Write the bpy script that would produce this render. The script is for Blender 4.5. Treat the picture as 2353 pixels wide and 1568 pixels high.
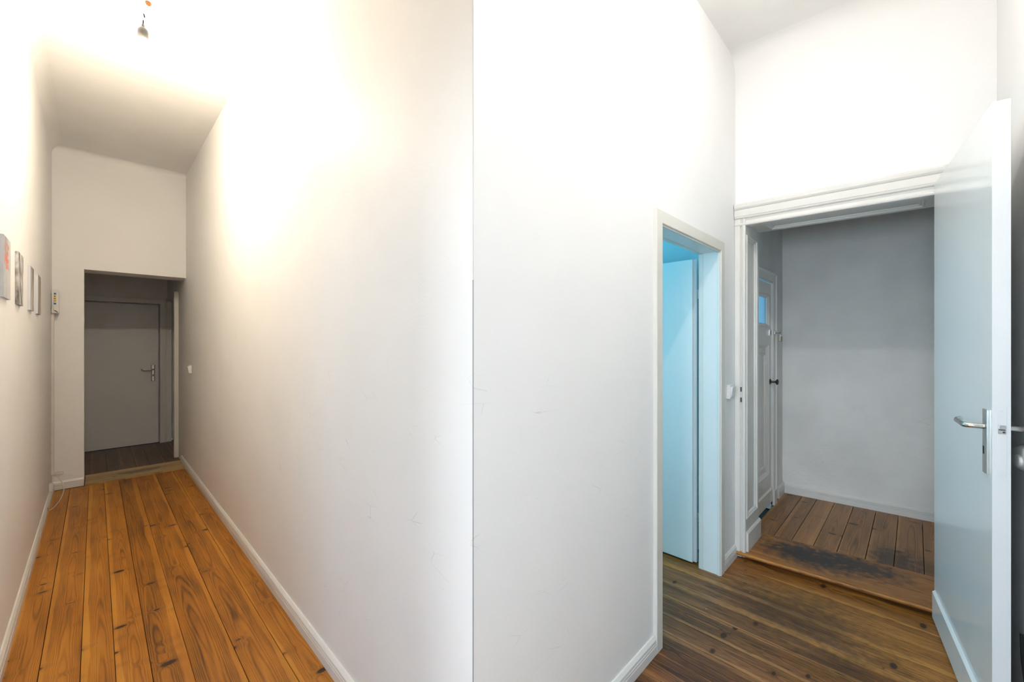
import bpy, bmesh, math, random
from mathutils import Vector, Matrix
random.seed(7)
for o in list(bpy.data.objects): bpy.data.objects.remove(o, do_unlink=True)
scene = bpy.context.scene
COL = scene.collection

# ------------------------------------------------------------------ camera, light, exposure
CAM_H = 1.45
cam_data = bpy.data.cameras.new('camera'); cam = bpy.data.objects.new('camera', cam_data); COL.objects.link(cam)
cam_data.sensor_width = 36.0; cam_data.sensor_fit = 'HORIZONTAL'
cam_data.lens = 941.68 / 2353 * 36.0
cam_data.shift_y = (785.3 - 784.0) / 2353
cam_data.clip_start = 0.01
cam.location = (0, 0, CAM_H)
cam.rotation_euler = (math.radians(90), 0, math.radians(-45.474))
scene.camera = cam

world = bpy.data.worlds.new('world'); scene.world = world; world.use_nodes = True
world.node_tree.nodes['Background'].inputs[0].default_value = (0.55, 0.75, 1.0, 1)
world.node_tree.nodes['Background'].inputs[1].default_value = 1.0

def window_light(name, loc, direction, w, h, power, col):
    d = bpy.data.lights.new(name, 'AREA'); d.shape = 'RECTANGLE'; d.size = w; d.size_y = h; d.energy = power; d.color = col
    o = bpy.data.objects.new(name, d); COL.objects.link(o); o.location = loc
    o.rotation_euler = Vector(direction).to_track_quat('-Z', 'Y').to_euler(); return o
window_light('daylight_west_window_offscreen', (-2.95, 0.15, 1.75), (1, 0, 0), 1.5, 1.6, 72, (0.70, 0.86, 1.0))
window_light('added_south_daylight_offscreen', (-1.60, -2.02, 1.75), (0, 1, 0), 2.0, 1.6, 105, (0.36, 0.67, 1.0))  # added second source: spreads bluish light along the corridor wall
window_light('daylight_bathroom_window_offscreen', (1.55, 2.92, 1.75), (0, -1, 0), 1.0, 1.4, 15, (0.07, 0.60, 0.92))
window_light('daylight_closet_window_offscreen', (3.85, 2.22, 1.75), (0, -1, 0), 0.6, 0.9, 12, (0.16, 0.56, 0.92))
BULB_LEFT, BULB_HALL = 740.0, 435.0
COL_LEFT, COL_HALL = (1.0, 0.87, 0.69), (1.0, 0.98, 0.945)

vs = scene.view_settings
vs.view_transform = 'Standard'; vs.look = 'None'; vs.gamma = 1.0; vs.use_curve_mapping = False
vs.exposure = 0.97

# ------------------------------------------------------------------ materials
def new_mat(name):
    m = bpy.data.materials.new(name); m.use_nodes = True
    return m, m.node_tree.nodes, m.node_tree.links, m.node_tree.nodes['Principled BSDF']
def N(ns, t, **kw):
    n = ns.new(t)
    for k, v in kw.items(): setattr(n, k, v)
    return n
def math_n(ns, ln, op, a, b=None, clamp=False):
    n = N(ns, 'ShaderNodeMath', operation=op); n.use_clamp = clamp
    for i, v in enumerate((a, b)):
        if v is None: continue
        if isinstance(v, (int, float)): n.inputs[i].default_value = v
        else: ln.new(v, n.inputs[i])
    return n.outputs[0]
def ramp(ns, ln, fac, stops):
    r = N(ns, 'ShaderNodeValToRGB'); e = r.color_ramp.elements
    while len(e) < len(stops): e.new(0.5)
    for k, (p, c) in enumerate(stops):
        e[k].position = p; e[k].color = (c[0], c[1], c[2], 1) if not isinstance(c, (int, float)) else (c, c, c, 1)
    ln.new(fac, r.inputs[0]); return r.outputs[0]
def mixc(ns, ln, fac, a, b, mode='MIX'):
    n = N(ns, 'ShaderNodeMix', data_type='RGBA', blend_type=mode)
    for sock, v in ((n.inputs[0], fac), (n.inputs[6], a), (n.inputs[7], b)):
        if isinstance(v, (int, float)): sock.default_value = v
        elif isinstance(v, tuple): sock.default_value = (v[0], v[1], v[2], 1)
        else: ln.new(v, sock)
    return n.outputs[2]

def paint(name, col, rough=0.6, mottle=0.03, bump=0.12, bscale=90.0, scuff=0.0, spec=0.3):
    m, ns, ln, p = new_mat(name)
    tc = N(ns, 'ShaderNodeTexCoord')
    n1 = N(ns, 'ShaderNodeTexNoise'); n1.inputs['Scale'].default_value = 2.3; n1.inputs['Detail'].default_value = 5
    ln.new(tc.outputs['Object'], n1.inputs['Vector'])
    lo = tuple(c * (1 - 2 * mottle) for c in col); hi = tuple(min(1, c * (1 + mottle)) for c in col)
    c = ramp(ns, ln, n1.outputs['Fac'], [(0.3, lo), (0.7, hi)])
    if scuff > 0:      # thin scratches and rubbed marks at hand height
        mp = N(ns, 'ShaderNodeMapping'); mp.inputs['Scale'].default_value = (5, 5, 13); mp.inputs['Rotation'].default_value = (0.5, 0.3, 0.2)
        ln.new(tc.outputs['Object'], mp.inputs['Vector'])
        v = N(ns, 'ShaderNodeTexVoronoi'); v.inputs['Scale'].default_value = 1.1; v.feature = 'DISTANCE_TO_EDGE'
        ln.new(mp.outputs['Vector'], v.inputs['Vector'])
        line = ramp(ns, ln, v.outputs['Distance'], [(0.0, 1.0), (0.006, 0.0)])
        n3 = N(ns, 'ShaderNodeTexNoise'); n3.inputs['Scale'].default_value = 6.5; n3.inputs['Detail'].default_value = 3
        ln.new(tc.outputs['Object'], n3.inputs['Vector'])
        msk = ramp(ns, ln, n3.outputs['Fac'], [(0.60, 0.0), (0.66, 1.0)])
        sep = N(ns, 'ShaderNodeSeparateXYZ'); ln.new(tc.outputs['Object'], sep.inputs[0])
        low = ramp(ns, ln, math_n(ns, ln, 'MULTIPLY', sep.outputs[2], 0.5), [(0.1, 0.3), (0.35, 1.0), (0.62, 0.8), (0.75, 0.0)])
        k = math_n(ns, ln, 'MULTIPLY', math_n(ns, ln, 'MULTIPLY', line, msk), math_n(ns, ln, 'MULTIPLY', low, scuff))
        c = mixc(ns, ln, k, c, (0.22, 0.21, 0.20))
    ln.new(c, p.inputs['Base Color'])
    p.inputs['Roughness'].default_value = rough; p.inputs['Specular IOR Level'].default_value = spec
    if bump > 0:
        n2 = N(ns, 'ShaderNodeTexNoise'); n2.inputs['Scale'].default_value = bscale; n2.inputs['Detail'].default_value = 3
        ln.new(tc.outputs['Object'], n2.inputs['Vector'])
        b = N(ns, 'ShaderNodeBump'); b.inputs['Strength'].default_value = bump; b.inputs['Distance'].default_value = 0.004
        ln.new(n2.outputs['Fac'], b.inputs['Height']); ln.new(b.outputs['Normal'], p.inputs['Normal'])
    return m

def plain(name, col, rough=0.5, metal=0.0, spec=0.5):
    m, ns, ln, p = new_mat(name)
    tc = N(ns, 'ShaderNodeTexCoord'); n1 = N(ns, 'ShaderNodeTexNoise'); n1.inputs['Scale'].default_value = 18
    ln.new(tc.outputs['Object'], n1.inputs['Vector'])
    ln.new(ramp(ns, ln, n1.outputs['Fac'], [(0.3, tuple(c * 0.94 for c in col)), (0.7, col)]), p.inputs['Base Color'])
    p.inputs['Roughness'].default_value = rough; p.inputs['Metallic'].default_value = metal; p.inputs['Specular IOR Level'].default_value = spec
    return m

def emit(name, col, strength):
    m, ns, ln, p = new_mat(name)
    p.inputs['Base Color'].default_value = (0.9, 0.9, 0.9, 1)
    p.inputs['Emission Color'].default_value = (*col, 1); p.inputs['Emission Strength'].default_value = strength
    return m

def wood(name, along='Y', stains=(), dark=(0.10, 0.040, 0.010), mid=(0.30, 0.125, 0.026), light=(0.44, 0.21, 0.052), grey=None, rough=0.36):
    """old pine boards; along = grain axis; grey = ((x0,x1) fade of greyed wear in world X); stains = (x,y,rx,ry,rot,strength)"""
    m, ns, ln, p = new_mat(name)
    tc = N(ns, 'ShaderNodeTexCoord'); oi = N(ns, 'ShaderNodeObjectInfo')
    sep = N(ns, 'ShaderNodeSeparateXYZ'); ln.new(tc.outputs['Object'], sep.inputs[0])
    X, Y = sep.outputs[0], sep.outputs[1]
    ac, al = (X, Y) if along == 'Y' else (Y, X)
    rnd = math_n(ns, ln, 'MULTIPLY', oi.outputs['Random'], 37.0)
    def vec(a, l, sa, sl):
        cb = N(ns, 'ShaderNodeCombineXYZ')
        ln.new(math_n(ns, ln, 'MULTIPLY', a, sa), cb.inputs[0]); ln.new(math_n(ns, ln, 'MULTIPLY', l, sl), cb.inputs[1]); ln.new(rnd, cb.inputs[2])
        return cb.outputs[0]
    # slow warp of the year rings
    nw = N(ns, 'ShaderNodeTexNoise'); nw.inputs['Scale'].default_value = 1.0; nw.inputs['Detail'].default_value = 2
    ln.new(vec(ac, al, 7.0, 1.0), nw.inputs['Vector'])
    # knots: spindles lying across the board
    vk = N(ns, 'ShaderNodeTexVoronoi'); vk.inputs['Scale'].default_value = 1.0; vk.inputs['Randomness'].default_value = 1.0
    ln.new(vec(ac, al, 5.4, 10.0), vk.inputs['Vector'])
    kd = vk.outputs['Distance']
    gate = N(ns, 'ShaderNodeSeparateColor'); ln.new(vk.outputs['Color'], gate.inputs[0])
    size = math_n(ns, ln, 'ADD', math_n(ns, ln, 'MULTIPLY', gate.outputs[1], 0.9), 0.55)
    kd = math_n(ns, ln, 'DIVIDE', kd, size)
    knot = ramp(ns, ln, kd, [(0.085, 1.0), (0.135, 0.0)])
    halo = ramp(ns, ln, kd, [(0.08, 1.0), (0.34, 0.0)])
    g = math_n(ns, ln, 'GREATER_THAN', gate.outputs[0], 0.22)
    knot = math_n(ns, ln, 'MULTIPLY', knot, g); halo = math_n(ns, ln, 'MULTIPLY', halo, g)
    # year rings: wide arches in the middle, tight lines at the board's edges
    gsep = N(ns, 'ShaderNodeSeparateXYZ'); ln.new(tc.outputs['Generated'], gsep.inputs[0])
    gx_ = gsep.outputs[0] if along == 'Y' else gsep.outputs[1]
    cen = math_n(ns, ln, 'SUBTRACT', gx_, math_n(ns, ln, 'ADD', 0.30, math_n(ns, ln, 'MULTIPLY', oi.outputs['Random'], 0.4)))
    arch = math_n(ns, ln, 'MULTIPLY', math_n(ns, ln, 'MULTIPLY', cen, cen), 34.0)
    ringc = math_n(ns, ln, 'ADD', arch, math_n(ns, ln, 'MULTIPLY', nw.outputs['Fac'], 7.0))
    ringc = math_n(ns, ln, 'ADD', ringc, math_n(ns, ln, 'MULTIPLY', al, 1.1))
    ringc = math_n(ns, ln, 'ADD', ringc, math_n(ns, ln, 'MULTIPLY', halo, 0.8))
    ringc = math_n(ns, ln, 'ADD', ringc, rnd)
    ring = math_n(ns, ln, 'MULTIPLY', math_n(ns, ln, 'ADD', math_n(ns, ln, 'SINE', math_n(ns, ln, 'MULTIPLY', ringc, 6.2832)), 1.0), 0.5)
    ring = math_n(ns, ln, 'POWER', ring, 2.2)
    nf = N(ns, 'ShaderNodeTexNoise'); nf.inputs['Scale'].default_value = 1.0; nf.inputs['Detail'].default_value = 6; nf.inputs['Roughness'].default_value = 0.65
    ln.new(vec(ac, al, 170.0, 4.0), nf.inputs['Vector'])
    nb = N(ns, 'ShaderNodeTexNoise'); nb.inputs['Scale'].default_value = 1.0; nb.inputs['Detail'].default_value = 4
    ln.new(vec(ac, al, 16.0, 2.0), nb.inputs['Vector'])
    # pale sapwood stripe along one or both edges, with a wavy limit
    ne = N(ns, 'ShaderNodeTexNoise'); ne.inputs['Scale'].default_value = 1.0; ne.inputs['Detail'].default_value = 3
    ln.new(vec(0.0, al, 1.0, 1.9), ne.inputs['Vector'])
    side = math_n(ns, ln, 'ADD', math_n(ns, ln, 'ABSOLUTE', math_n(ns, ln, 'SUBTRACT', cen, 0.0)), math_n(ns, ln, 'MULTIPLY', math_n(ns, ln, 'SUBTRACT', ne.outputs['Fac'], 0.5), 0.30))
    sap = ramp(ns, ln, side, [(0.42, 0.0), (0.46, 1.0)])
    v = math_n(ns, ln, 'ADD', math_n(ns, ln, 'MULTIPLY', math_n(ns, ln, 'SUBTRACT', 1.0, ring), 0.13), math_n(ns, ln, 'MULTIPLY', nf.outputs['Fac'], 0.40))
    v = math_n(ns, ln, 'ADD', v, math_n(ns, ln, 'MULTIPLY', nb.outputs['Fac'], 0.46))
    v = math_n(ns, ln, 'ADD', v, math_n(ns, ln, 'MULTIPLY', sap, 0.18))
    v = math_n(ns, ln, 'ADD', v, math_n(ns, ln, 'MULTIPLY', math_n(ns, ln, 'SUBTRACT', oi.outputs['Random'], 0.5), 0.14))
    c = ramp(ns, ln, v, [(0.30, dark), (0.54, mid), (0.80, light)])
    if grey is not None:
        ng = N(ns, 'ShaderNodeTexNoise'); ng.inputs['Scale'].default_value = 1.0; ng.inputs['Detail'].default_value = 5
        ln.new(vec(ac, al, 8.0, 2.0), ng.inputs['Vector'])
        gx = N(ns, 'ShaderNodeMapRange'); gx.inputs['From Min'].default_value = grey[0]; gx.inputs['From Max'].default_value = grey[1]
        ln.new(X, gx.inputs['Value'])
        gcol = ramp(ns, ln, v, [(0.36, (0.030, 0.014, 0.006)), (0.55, (0.190, 0.078, 0.029)), (0.78, (0.40, 0.185, 0.070))])
        # traffic wear: strongest in the middle of the hall, less by the door leaf and skirting
        def ell(cx, cy, rx, ry, soft):
            dx = math_n(ns, ln, 'DIVIDE', math_n(ns, ln, 'SUBTRACT', X, cx), rx); dy = math_n(ns, ln, 'DIVIDE', math_n(ns, ln, 'SUBTRACT', Y, cy), ry)
            d = math_n(ns, ln, 'SQRT', math_n(ns, ln, 'ADD', math_n(ns, ln, 'MULTIPLY', dx, dx), math_n(ns, ln, 'MULTIPLY', dy, dy)))
            d = math_n(ns, ln, 'ADD', d, math_n(ns, ln, 'MULTIPLY', math_n(ns, ln, 'SUBTRACT', ng.outputs['Fac'], 0.5), 1.5))
            return ramp(ns, ln, d, [(1 - soft, 1.0), (1.0, 0.0)])
        amount = math_n(ns, ln, 'MULTIPLY', gx.outputs[0], math_n(ns, ln, 'ADD', 0.38, math_n(ns, ln, 'MULTIPLY', ell(2.05, 0.75, 0.95, 0.75, 0.55), 0.58)), True)
        c = mixc(ns, ln, amount, c, gcol)
        # open dark pores along the grain and a few paint drips
        npz = N(ns, 'ShaderNodeTexNoise'); npz.inputs['Scale'].default_value = 1.0; npz.inputs['Detail'].default_value = 4
        ln.new(vec(ac, al, 240.0, 14.0), npz.inputs['Vector'])
        pore = math_n(ns, ln, 'MULTIPLY', ramp(ns, ln, npz.outputs['Fac'], [(0.54, 0.0), (0.66, 1.0)]), math_n(ns, ln, 'MULTIPLY', gx.outputs[0], 0.7))
        c = mixc(ns, ln, pore, c, (0.030, 0.015, 0.008))
        vd = N(ns, 'ShaderNodeTexVoronoi'); vd.inputs['Scale'].default_value = 9.0; ln.new(tc.outputs['Object'], vd.inputs['Vector'])
        gd = N(ns, 'ShaderNodeSeparateColor'); ln.new(vd.outputs['Color'], gd.inputs[0])
        drip = math_n(ns, ln, 'MULTIPLY', math_n(ns, ln, 'LESS_THAN', vd.outputs['Distance'], 0.03), math_n(ns, ln, 'MULTIPLY', math_n(ns, ln, 'GREATER_THAN', gd.outputs[0], 0.80), gx.outputs[0]))
        c = mixc(ns, ln, math_n(ns, ln, 'MULTIPLY', drip, 0.7), c, (0.62, 0.60, 0.56))
    for (sx, sy, rx, ry, rot, st) in stains:
        ca, sa = math.cos(rot), math.sin(rot)
        dx = math_n(ns, ln, 'SUBTRACT', X, sx); dy = math_n(ns, ln, 'SUBTRACT', Y, sy)
        u = math_n(ns, ln, 'DIVIDE', math_n(ns, ln, 'ADD', math_n(ns, ln, 'MULTIPLY', dx, ca), math_n(ns, ln, 'MULTIPLY', dy, sa)), rx)
        w = math_n(ns, ln, 'DIVIDE', math_n(ns, ln, 'SUBTRACT', math_n(ns, ln, 'MULTIPLY', dy, ca), math_n(ns, ln, 'MULTIPLY', dx, sa)), ry)
        d = math_n(ns, ln, 'SQRT', math_n(ns, ln, 'ADD', math_n(ns, ln, 'MULTIPLY', u, u), math_n(ns, ln, 'MULTIPLY', w, w)))
        nn = N(ns, 'ShaderNodeTexNoise'); nn.inputs['Scale'].default_value = 22; nn.inputs['Detail'].default_value = 6
        ln.new(tc.outputs['Object'], nn.inputs['Vector'])
        d = math_n(ns, ln, 'ADD', d, math_n(ns, ln, 'MULTIPLY', math_n(ns, ln, 'SUBTRACT', nn.outputs['Fac'], 0.5), 1.3))
        k = math_n(ns, ln, 'MULTIPLY', ramp(ns, ln, d, [(0.35, 1.0), (1.05, 0.0)]), st)
        c = mixc(ns, ln, k, c, (0.016, 0.013, 0.010))
    c = mixc(ns, ln, math_n(ns, ln, 'MULTIPLY', halo, 0.35), c, (0.16, 0.055, 0.014))
    c = mixc(ns, ln, math_n(ns, ln, 'MULTIPLY', knot, 0.94), c, (0.022, 0.010, 0.005))
    ln.new(c, p.inputs['Base Color'])
    rr = N(ns, 'ShaderNodeMapRange'); rr.inputs['To Min'].default_value = rough - 0.08; rr.inputs['To Max'].default_value = rough + 0.16
    ln.new(nf.outputs['Fac'], rr.inputs['Value']); ln.new(rr.outputs[0], p.inputs['Roughness'])
    p.inputs['Specular IOR Level'].default_value = 0.4
    b = N(ns, 'ShaderNodeBump'); b.inputs['Strength'].default_value = 0.25; b.inputs['Distance'].default_value = 0.002
    ln.new(v, b.inputs['Height']); ln.new(b.outputs['Normal'], p.inputs['Normal'])
    return m

M = {}
M['wall'] = paint('wall_paint', (0.91, 0.90, 0.885), 0.55, 0.010, 0.10, 120, scuff=0.42)
M['wall_rough'] = paint('rough_plaster', (0.86, 0.84, 0.80), 0.75, 0.05, 0.45, 45, scuff=0.4)
M['raufaser'] = paint('woodchip_wallpaper', (0.78, 0.79, 0.80), 0.7, 0.02, 0.5, 130)
M['ceiling'] = paint('ceiling_paint', (0.91, 0.90, 0.88), 0.8, 0.02, 0.08, 60)
M['trim'] = paint('gloss_trim_white', (0.80, 0.785, 0.75), 0.28, 0.015, 0.0, 40, spec=0.5)
M['old_trim'] = paint('old_layered_gloss_paint', (0.78, 0.755, 0.71), 0.30, 0.03, 0.16, 55, spec=0.5)
M['cream'] = paint('cream_frame_lacquer', (0.76, 0.735, 0.67), 0.35, 0.01, 0.0, spec=0.5)
M['leaf'] = paint('white_door_lacquer', (0.92, 0.91, 0.875), 0.16, 0.012, 0.03, 6, spec=0.6)
M['leaf_edge'] = paint('door_edge_paint', (0.80, 0.805, 0.81), 0.35, 0.02, 0.12, 30, spec=0.5)
M['grey_leaf'] = paint('greyish_door_lacquer', (0.80, 0.795, 0.78), 0.35, 0.02, 0.0, spec=0.5)
M['steel'] = plain('brushed_steel', (0.62, 0.61, 0.59), 0.24, 1.0)
M['dark_metal'] = plain('dark_bronze_metal', (0.10, 0.095, 0.085), 0.35, 0.9)
M['brass'] = plain('dull_brass', (0.34, 0.30, 0.22), 0.4, 1.0)
M['bead'] = plain('worn_corner_bead', (0.30, 0.31, 0.32), 0.5)
M['black'] = plain('black_void', (0.012, 0.011, 0.010), 0.8)
M['subfloor'] = plain('subfloor_boards', (0.05, 0.034, 0.022), 0.9)
M['plastic'] = plain('white_plastic', (0.82, 0.81, 0.79), 0.35)
M['duct'] = plain('cream_cable_duct', (0.76, 0.73, 0.66), 0.45)
M['cable'] = plain('pale_cable', (0.70, 0.68, 0.62), 0.4)
M['soot'] = plain('matt_black_wire', (0.004, 0.003, 0.002), 0.9, 0.0, 0.05)
M['dark_cable'] = plain('black_cable', (0.02, 0.02, 0.02), 0.5)
M['yellow'] = plain('yellow_port', (0.78, 0.50, 0.03), 0.4)
M['blue_port'] = plain('blue_port', (0.10, 0.28, 0.55), 0.4)
M['orange'] = plain('ceiling_hook_orange', (0.20, 0.075, 0.010), 0.5)
M['socket'] = plain('lamp_holder_black', (0.035, 0.034, 0.033), 0.45)
M['grey_side'] = plain('canvas_side_grey', (0.60, 0.63, 0.68), 0.6)
M['floor_wood'] = wood('hall_pine_boards', 'Y', dark=(0.10, 0.036, 0.006), mid=(0.40, 0.145, 0.014), light=(0.60, 0.265, 0.036), rough=0.42, grey=(0.95, 1.5), stains=((2.62, 0.42, 0.30, 0.42, 0.0, 0.55), (2.30, 0.15, 0.25, 0.30, 0.4, 0.40)))
M['thr_wood'] = wood('threshold_pine_boards', 'Y', stains=((3.28, 0.50, 0.22, 0.36, 0.0, 1.0), (3.36, 0.26, 0.16, 0.32, 0.0, 0.9)), dark=(0.10, 0.036, 0.009), mid=(0.36, 0.140, 0.030), light=(0.52, 0.23, 0.055))
M['vest_wood'] = wood('vestibule_pine_boards', 'X', stains=((3.62, 0.10, 0.26, 0.16, 0.0, 0.75), (3.6, -0.08, 0.22, 0.10, 0.0, 0.5)), dark=(0.10, 0.042, 0.012), mid=(0.33, 0.150, 0.045), light=(0.47, 0.235, 0.078))
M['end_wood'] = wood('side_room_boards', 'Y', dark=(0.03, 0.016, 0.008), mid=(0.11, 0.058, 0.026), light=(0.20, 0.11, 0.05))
M['sill_wood'] = wood('pale_worn_sill', 'X', stains=((0.36, 6.14, 0.30, 0.09, 0.0, 0.72),), dark=(0.26, 0.16, 0.065), mid=(0.52, 0.35, 0.16), light=(0.64, 0.46, 0.23))
M['bulb_left'] = emit('bulb_glow_warm', COL_LEFT, BULB_LEFT)
M['bulb_hall'] = emit('bulb_glow_neutral', COL_HALL, BULB_HALL)
def glass_mat():
    m, ns, ln, p = new_mat('frosted_glass')
    p.inputs['Base Color'].default_value = (0.75, 0.88, 0.93, 1); p.inputs['Roughness'].default_value = 0.45
    p.inputs['Transmission Weight'].default_value = 1.0; p.inputs['IOR'].default_value = 1.3
    tc = N(ns, 'ShaderNodeTexCoord'); n = N(ns, 'ShaderNodeTexNoise'); n.inputs['Scale'].default_value = 60
    ln.new(tc.outputs['Object'], n.inputs['Vector']); b = N(ns, 'ShaderNodeBump'); b.inputs['Strength'].default_value = 0.3; b.inputs['Distance'].default_value = 0.003
    ln.new(n.outputs['Fac'], b.inputs['Height']); ln.new(b.outputs['Normal'], p.inputs['Normal']); return m
M['glass'] = glass_mat()
def clear_glass():
    m, ns, ln, p = new_mat('clear_window_glass')
    p.inputs['Roughness'].default_value = 0.0; p.inputs['Transmission Weight'].default_value = 1.0; p.inputs['IOR'].default_value = 1.05; return m
M['clear'] = clear_glass()
def print_mat(name, cols, sc, accent=None):
    m, ns, ln, p = new_mat(name)
    tc = N(ns, 'ShaderNodeTexCoord'); n = N(ns, 'ShaderNodeTexNoise'); n.inputs['Scale'].default_value = sc; n.inputs['Detail'].default_value = 8
    mp = N(ns, 'ShaderNodeMapping'); mp.inputs['Scale'].default_value = (1, 1.0, 0.45); ln.new(tc.outputs['Object'], mp.inputs['Vector']); ln.new(mp.outputs['Vector'], n.inputs['Vector'])
    c = ramp(ns, ln, n.outputs['Fac'], [(0.36, cols[0]), (0.5, cols[1]), (0.62, cols[2])])
    if accent:
        (z0, z1, y0, y1, ac) = accent
        sep = N(ns, 'ShaderNodeSeparateXYZ'); ln.new(tc.outputs['Object'], sep.inputs[0])
        k = math_n(ns, ln, 'MULTIPLY', math_n(ns, ln, 'MULTIPLY', math_n(ns, ln, 'GREATER_THAN', sep.outputs[2], z0), math_n(ns, ln, 'LESS_THAN', sep.outputs[2], z1)),
                   math_n(ns, ln, 'MULTIPLY', math_n(ns, ln, 'GREATER_THAN', sep.outputs[1], y0), math_n(ns, ln, 'LESS_THAN', sep.outputs[1], y1)))
        n2 = N(ns, 'ShaderNodeTexNoise'); n2.inputs['Scale'].default_value = 40; ln.new(tc.outputs['Object'], n2.inputs['Vector'])
        k = math_n(ns, ln, 'MULTIPLY', k, ramp(ns, ln, n2.outputs['Fac'], [(0.45, 0.0), (0.52, 0.9)]))
        c = mixc(ns, ln, k, c, ac)
    ln.new(c, p.inputs['Base Color']); p.inputs['Roughness'].default_value = 0.5; return m

# ------------------------------------------------------------------ mesh helpers
class MB:
    def __init__(self): self.v = []; self.f = []
    def add(self, vs_, fs):
        o = len(self.v); self.v += [tuple(x) for x in vs_]; self.f += [tuple(i + o for i in q) for q in fs]; return self
    def box(self, x0, x1, y0, y1, z0, z1):
        x0, x1 = min(x0, x1), max(x0, x1); y0, y1 = min(y0, y1), max(y0, y1); z0, z1 = min(z0, z1), max(z0, z1)
        return self.hexa([(x0, y0), (x1, y0), (x1, y1), (x0, y1)], z0, z1)
    def hexa(self, q, z0, z1):
        n = len(q)
        a = sum(q[i][0] * q[(i + 1) % n][1] - q[(i + 1) % n][0] * q[i][1] for i in range(n))
        if a < 0: q = q[::-1]
        vs_ = [(x, y, z0) for x, y in q] + [(x, y, z1) for x, y in q]
        fs = [tuple(range(n - 1, -1, -1)), tuple(range(n, 2 * n))] + [(i, (i + 1) % n, n + (i + 1) % n, n + i) for i in range(n)]
        return self.add(vs_, fs)
    def sweep(self, rings, closed=True, caps=True):
        n = len(rings[0]); vs_ = [p for r in rings for p in r]; fs = []
        for i in range(len(rings) - 1):
            for j in range(n if closed else n - 1):
                k = (j + 1) % n; fs.append((i * n + j, i * n + k, (i + 1) * n + k, (i + 1) * n + j))
        if caps: fs += [tuple(range(n - 1, -1, -1)), tuple(range((len(rings) - 1) * n, len(rings) * n))]
        return self.add(vs_, fs)
    def tube(self, pts, r, n=8):
        P = [Vector(p) for p in pts]; rings = []
        up = Vector((0, 0, 1)); prev = None
        for i, p in enumerate(P):
            t = (P[min(i + 1, len(P) - 1)] - P[max(i - 1, 0)]).normalized()
            if prev is None:
                a = t.cross(up) if abs(t.dot(up)) < 0.95 else t.cross(Vector((1, 0, 0)))
            else: a = prev - t * prev.dot(t)
            a.normalize(); prev = a; b = t.cross(a); rr = r[i] if isinstance(r, (list, tuple)) else r
            rings.append([p + (a * math.cos(2 * math.pi * k / n) + b * math.sin(2 * math.pi * k / n)) * rr for k in range(n)])
        return self.sweep(rings)
    def lathe(self, prof, origin, axis, n=20):
        ax = Vector(axis).normalized(); a = ax.orthogonal().normalized(); b = ax.cross(a); o = Vector(origin)
        return self.sweep([[o + ax * h + (a * math.cos(2 * math.pi * k / n) + b * math.sin(2 * math.pi * k / n)) * max(r, 1e-4) for k in range(n)] for r, h in prof])
    def extr(self, prof, p0, p1, u, v):
        """closed 2D profile (a,b)->p+u*a+v*b, swept from p0 to p1"""
        u, v = Vector(u), Vector(v)
        return self.sweep([[Vector(p) + u * a + v * b for a, b in prof] for p in (p0, p1)])
    def build(self, name, mat, parent=None, smooth=False, bevel=0, seg=2):
        me = bpy.data.meshes.new(name); me.from_pydata(self.v, [], self.f)
        bm = bmesh.new(); bm.from_mesh(me); bmesh.ops.recalc_face_normals(bm, faces=bm.faces)
        if bevel: 
            es = [e for e in bm.edges if e.is_manifold and e.calc_face_angle(0) > 0.5]
            bmesh.ops.bevel(bm, geom=es, offset=bevel, segments=seg, affect='EDGES', profile=0.5)
        bm.to_mesh(me); bm.free()
        if smooth: me.polygons.foreach_set('use_smooth', [True] * len(me.polygons))
        o = bpy.data.objects.new(name, me); COL.objects.link(o)
        if isinstance(mat, str): mat = M[mat]
        me.materials.append(mat)
        if parent is not None: o.parent = parent
        if smooth:
            md = o.modifiers.new('edge_split', 'EDGE_SPLIT'); md.split_angle = math.radians(42)
        return o
def empty(name, label=None, cat=None, kind=None, group=None):
    o = bpy.data.objects.new(name, None); COL.objects.link(o); o.empty_display_size = 0.05
    return tag(o, label, cat, kind, group)
def tag(o, label=None, cat=None, kind=None, group=None):
    if label: o['label'] = label
    if cat: o['category'] = cat
    if kind: o['kind'] = kind
    if group: o['group'] = group
    return o
def at_base(e, loc):     # put an Empty at its thing's base, children keep their world place
    e.location = loc
    for c in e.children: c.matrix_parent_inverse = Matrix.Translation(loc).inverted()

# ------------------------------------------------------------------ key planes (metres; camera stands at 0,0)
XA, YB, XL, YE, YS, H = 0.731, 0.870, -0.296, 5.98, -0.29, 3.36
TS = 0.0808; NN = math.hypot(1, TS)
OX, OY = 3.047, 0.870
SX, SY = TS / NN, -1 / NN                      # along the entrance wall, which is not quite square to the hall
def fw(s, d, z=0.0): return (OX + SX * s + d, OY + SY * s, z)
def fq(s0, s1, d0, d1): return [fw(s0, d0)[:2], fw(s1, d0)[:2], fw(s1, d1)[:2], fw(s0, d1)[:2]]
VZ = 0.045                                     # vestibule floor level
DV = 1.46                                      # depth of vestibule back wall behind entrance wall
S_V, D_V = Vector((SX, SY, 0)), Vector((1 / NN, TS / NN, 0))

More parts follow.
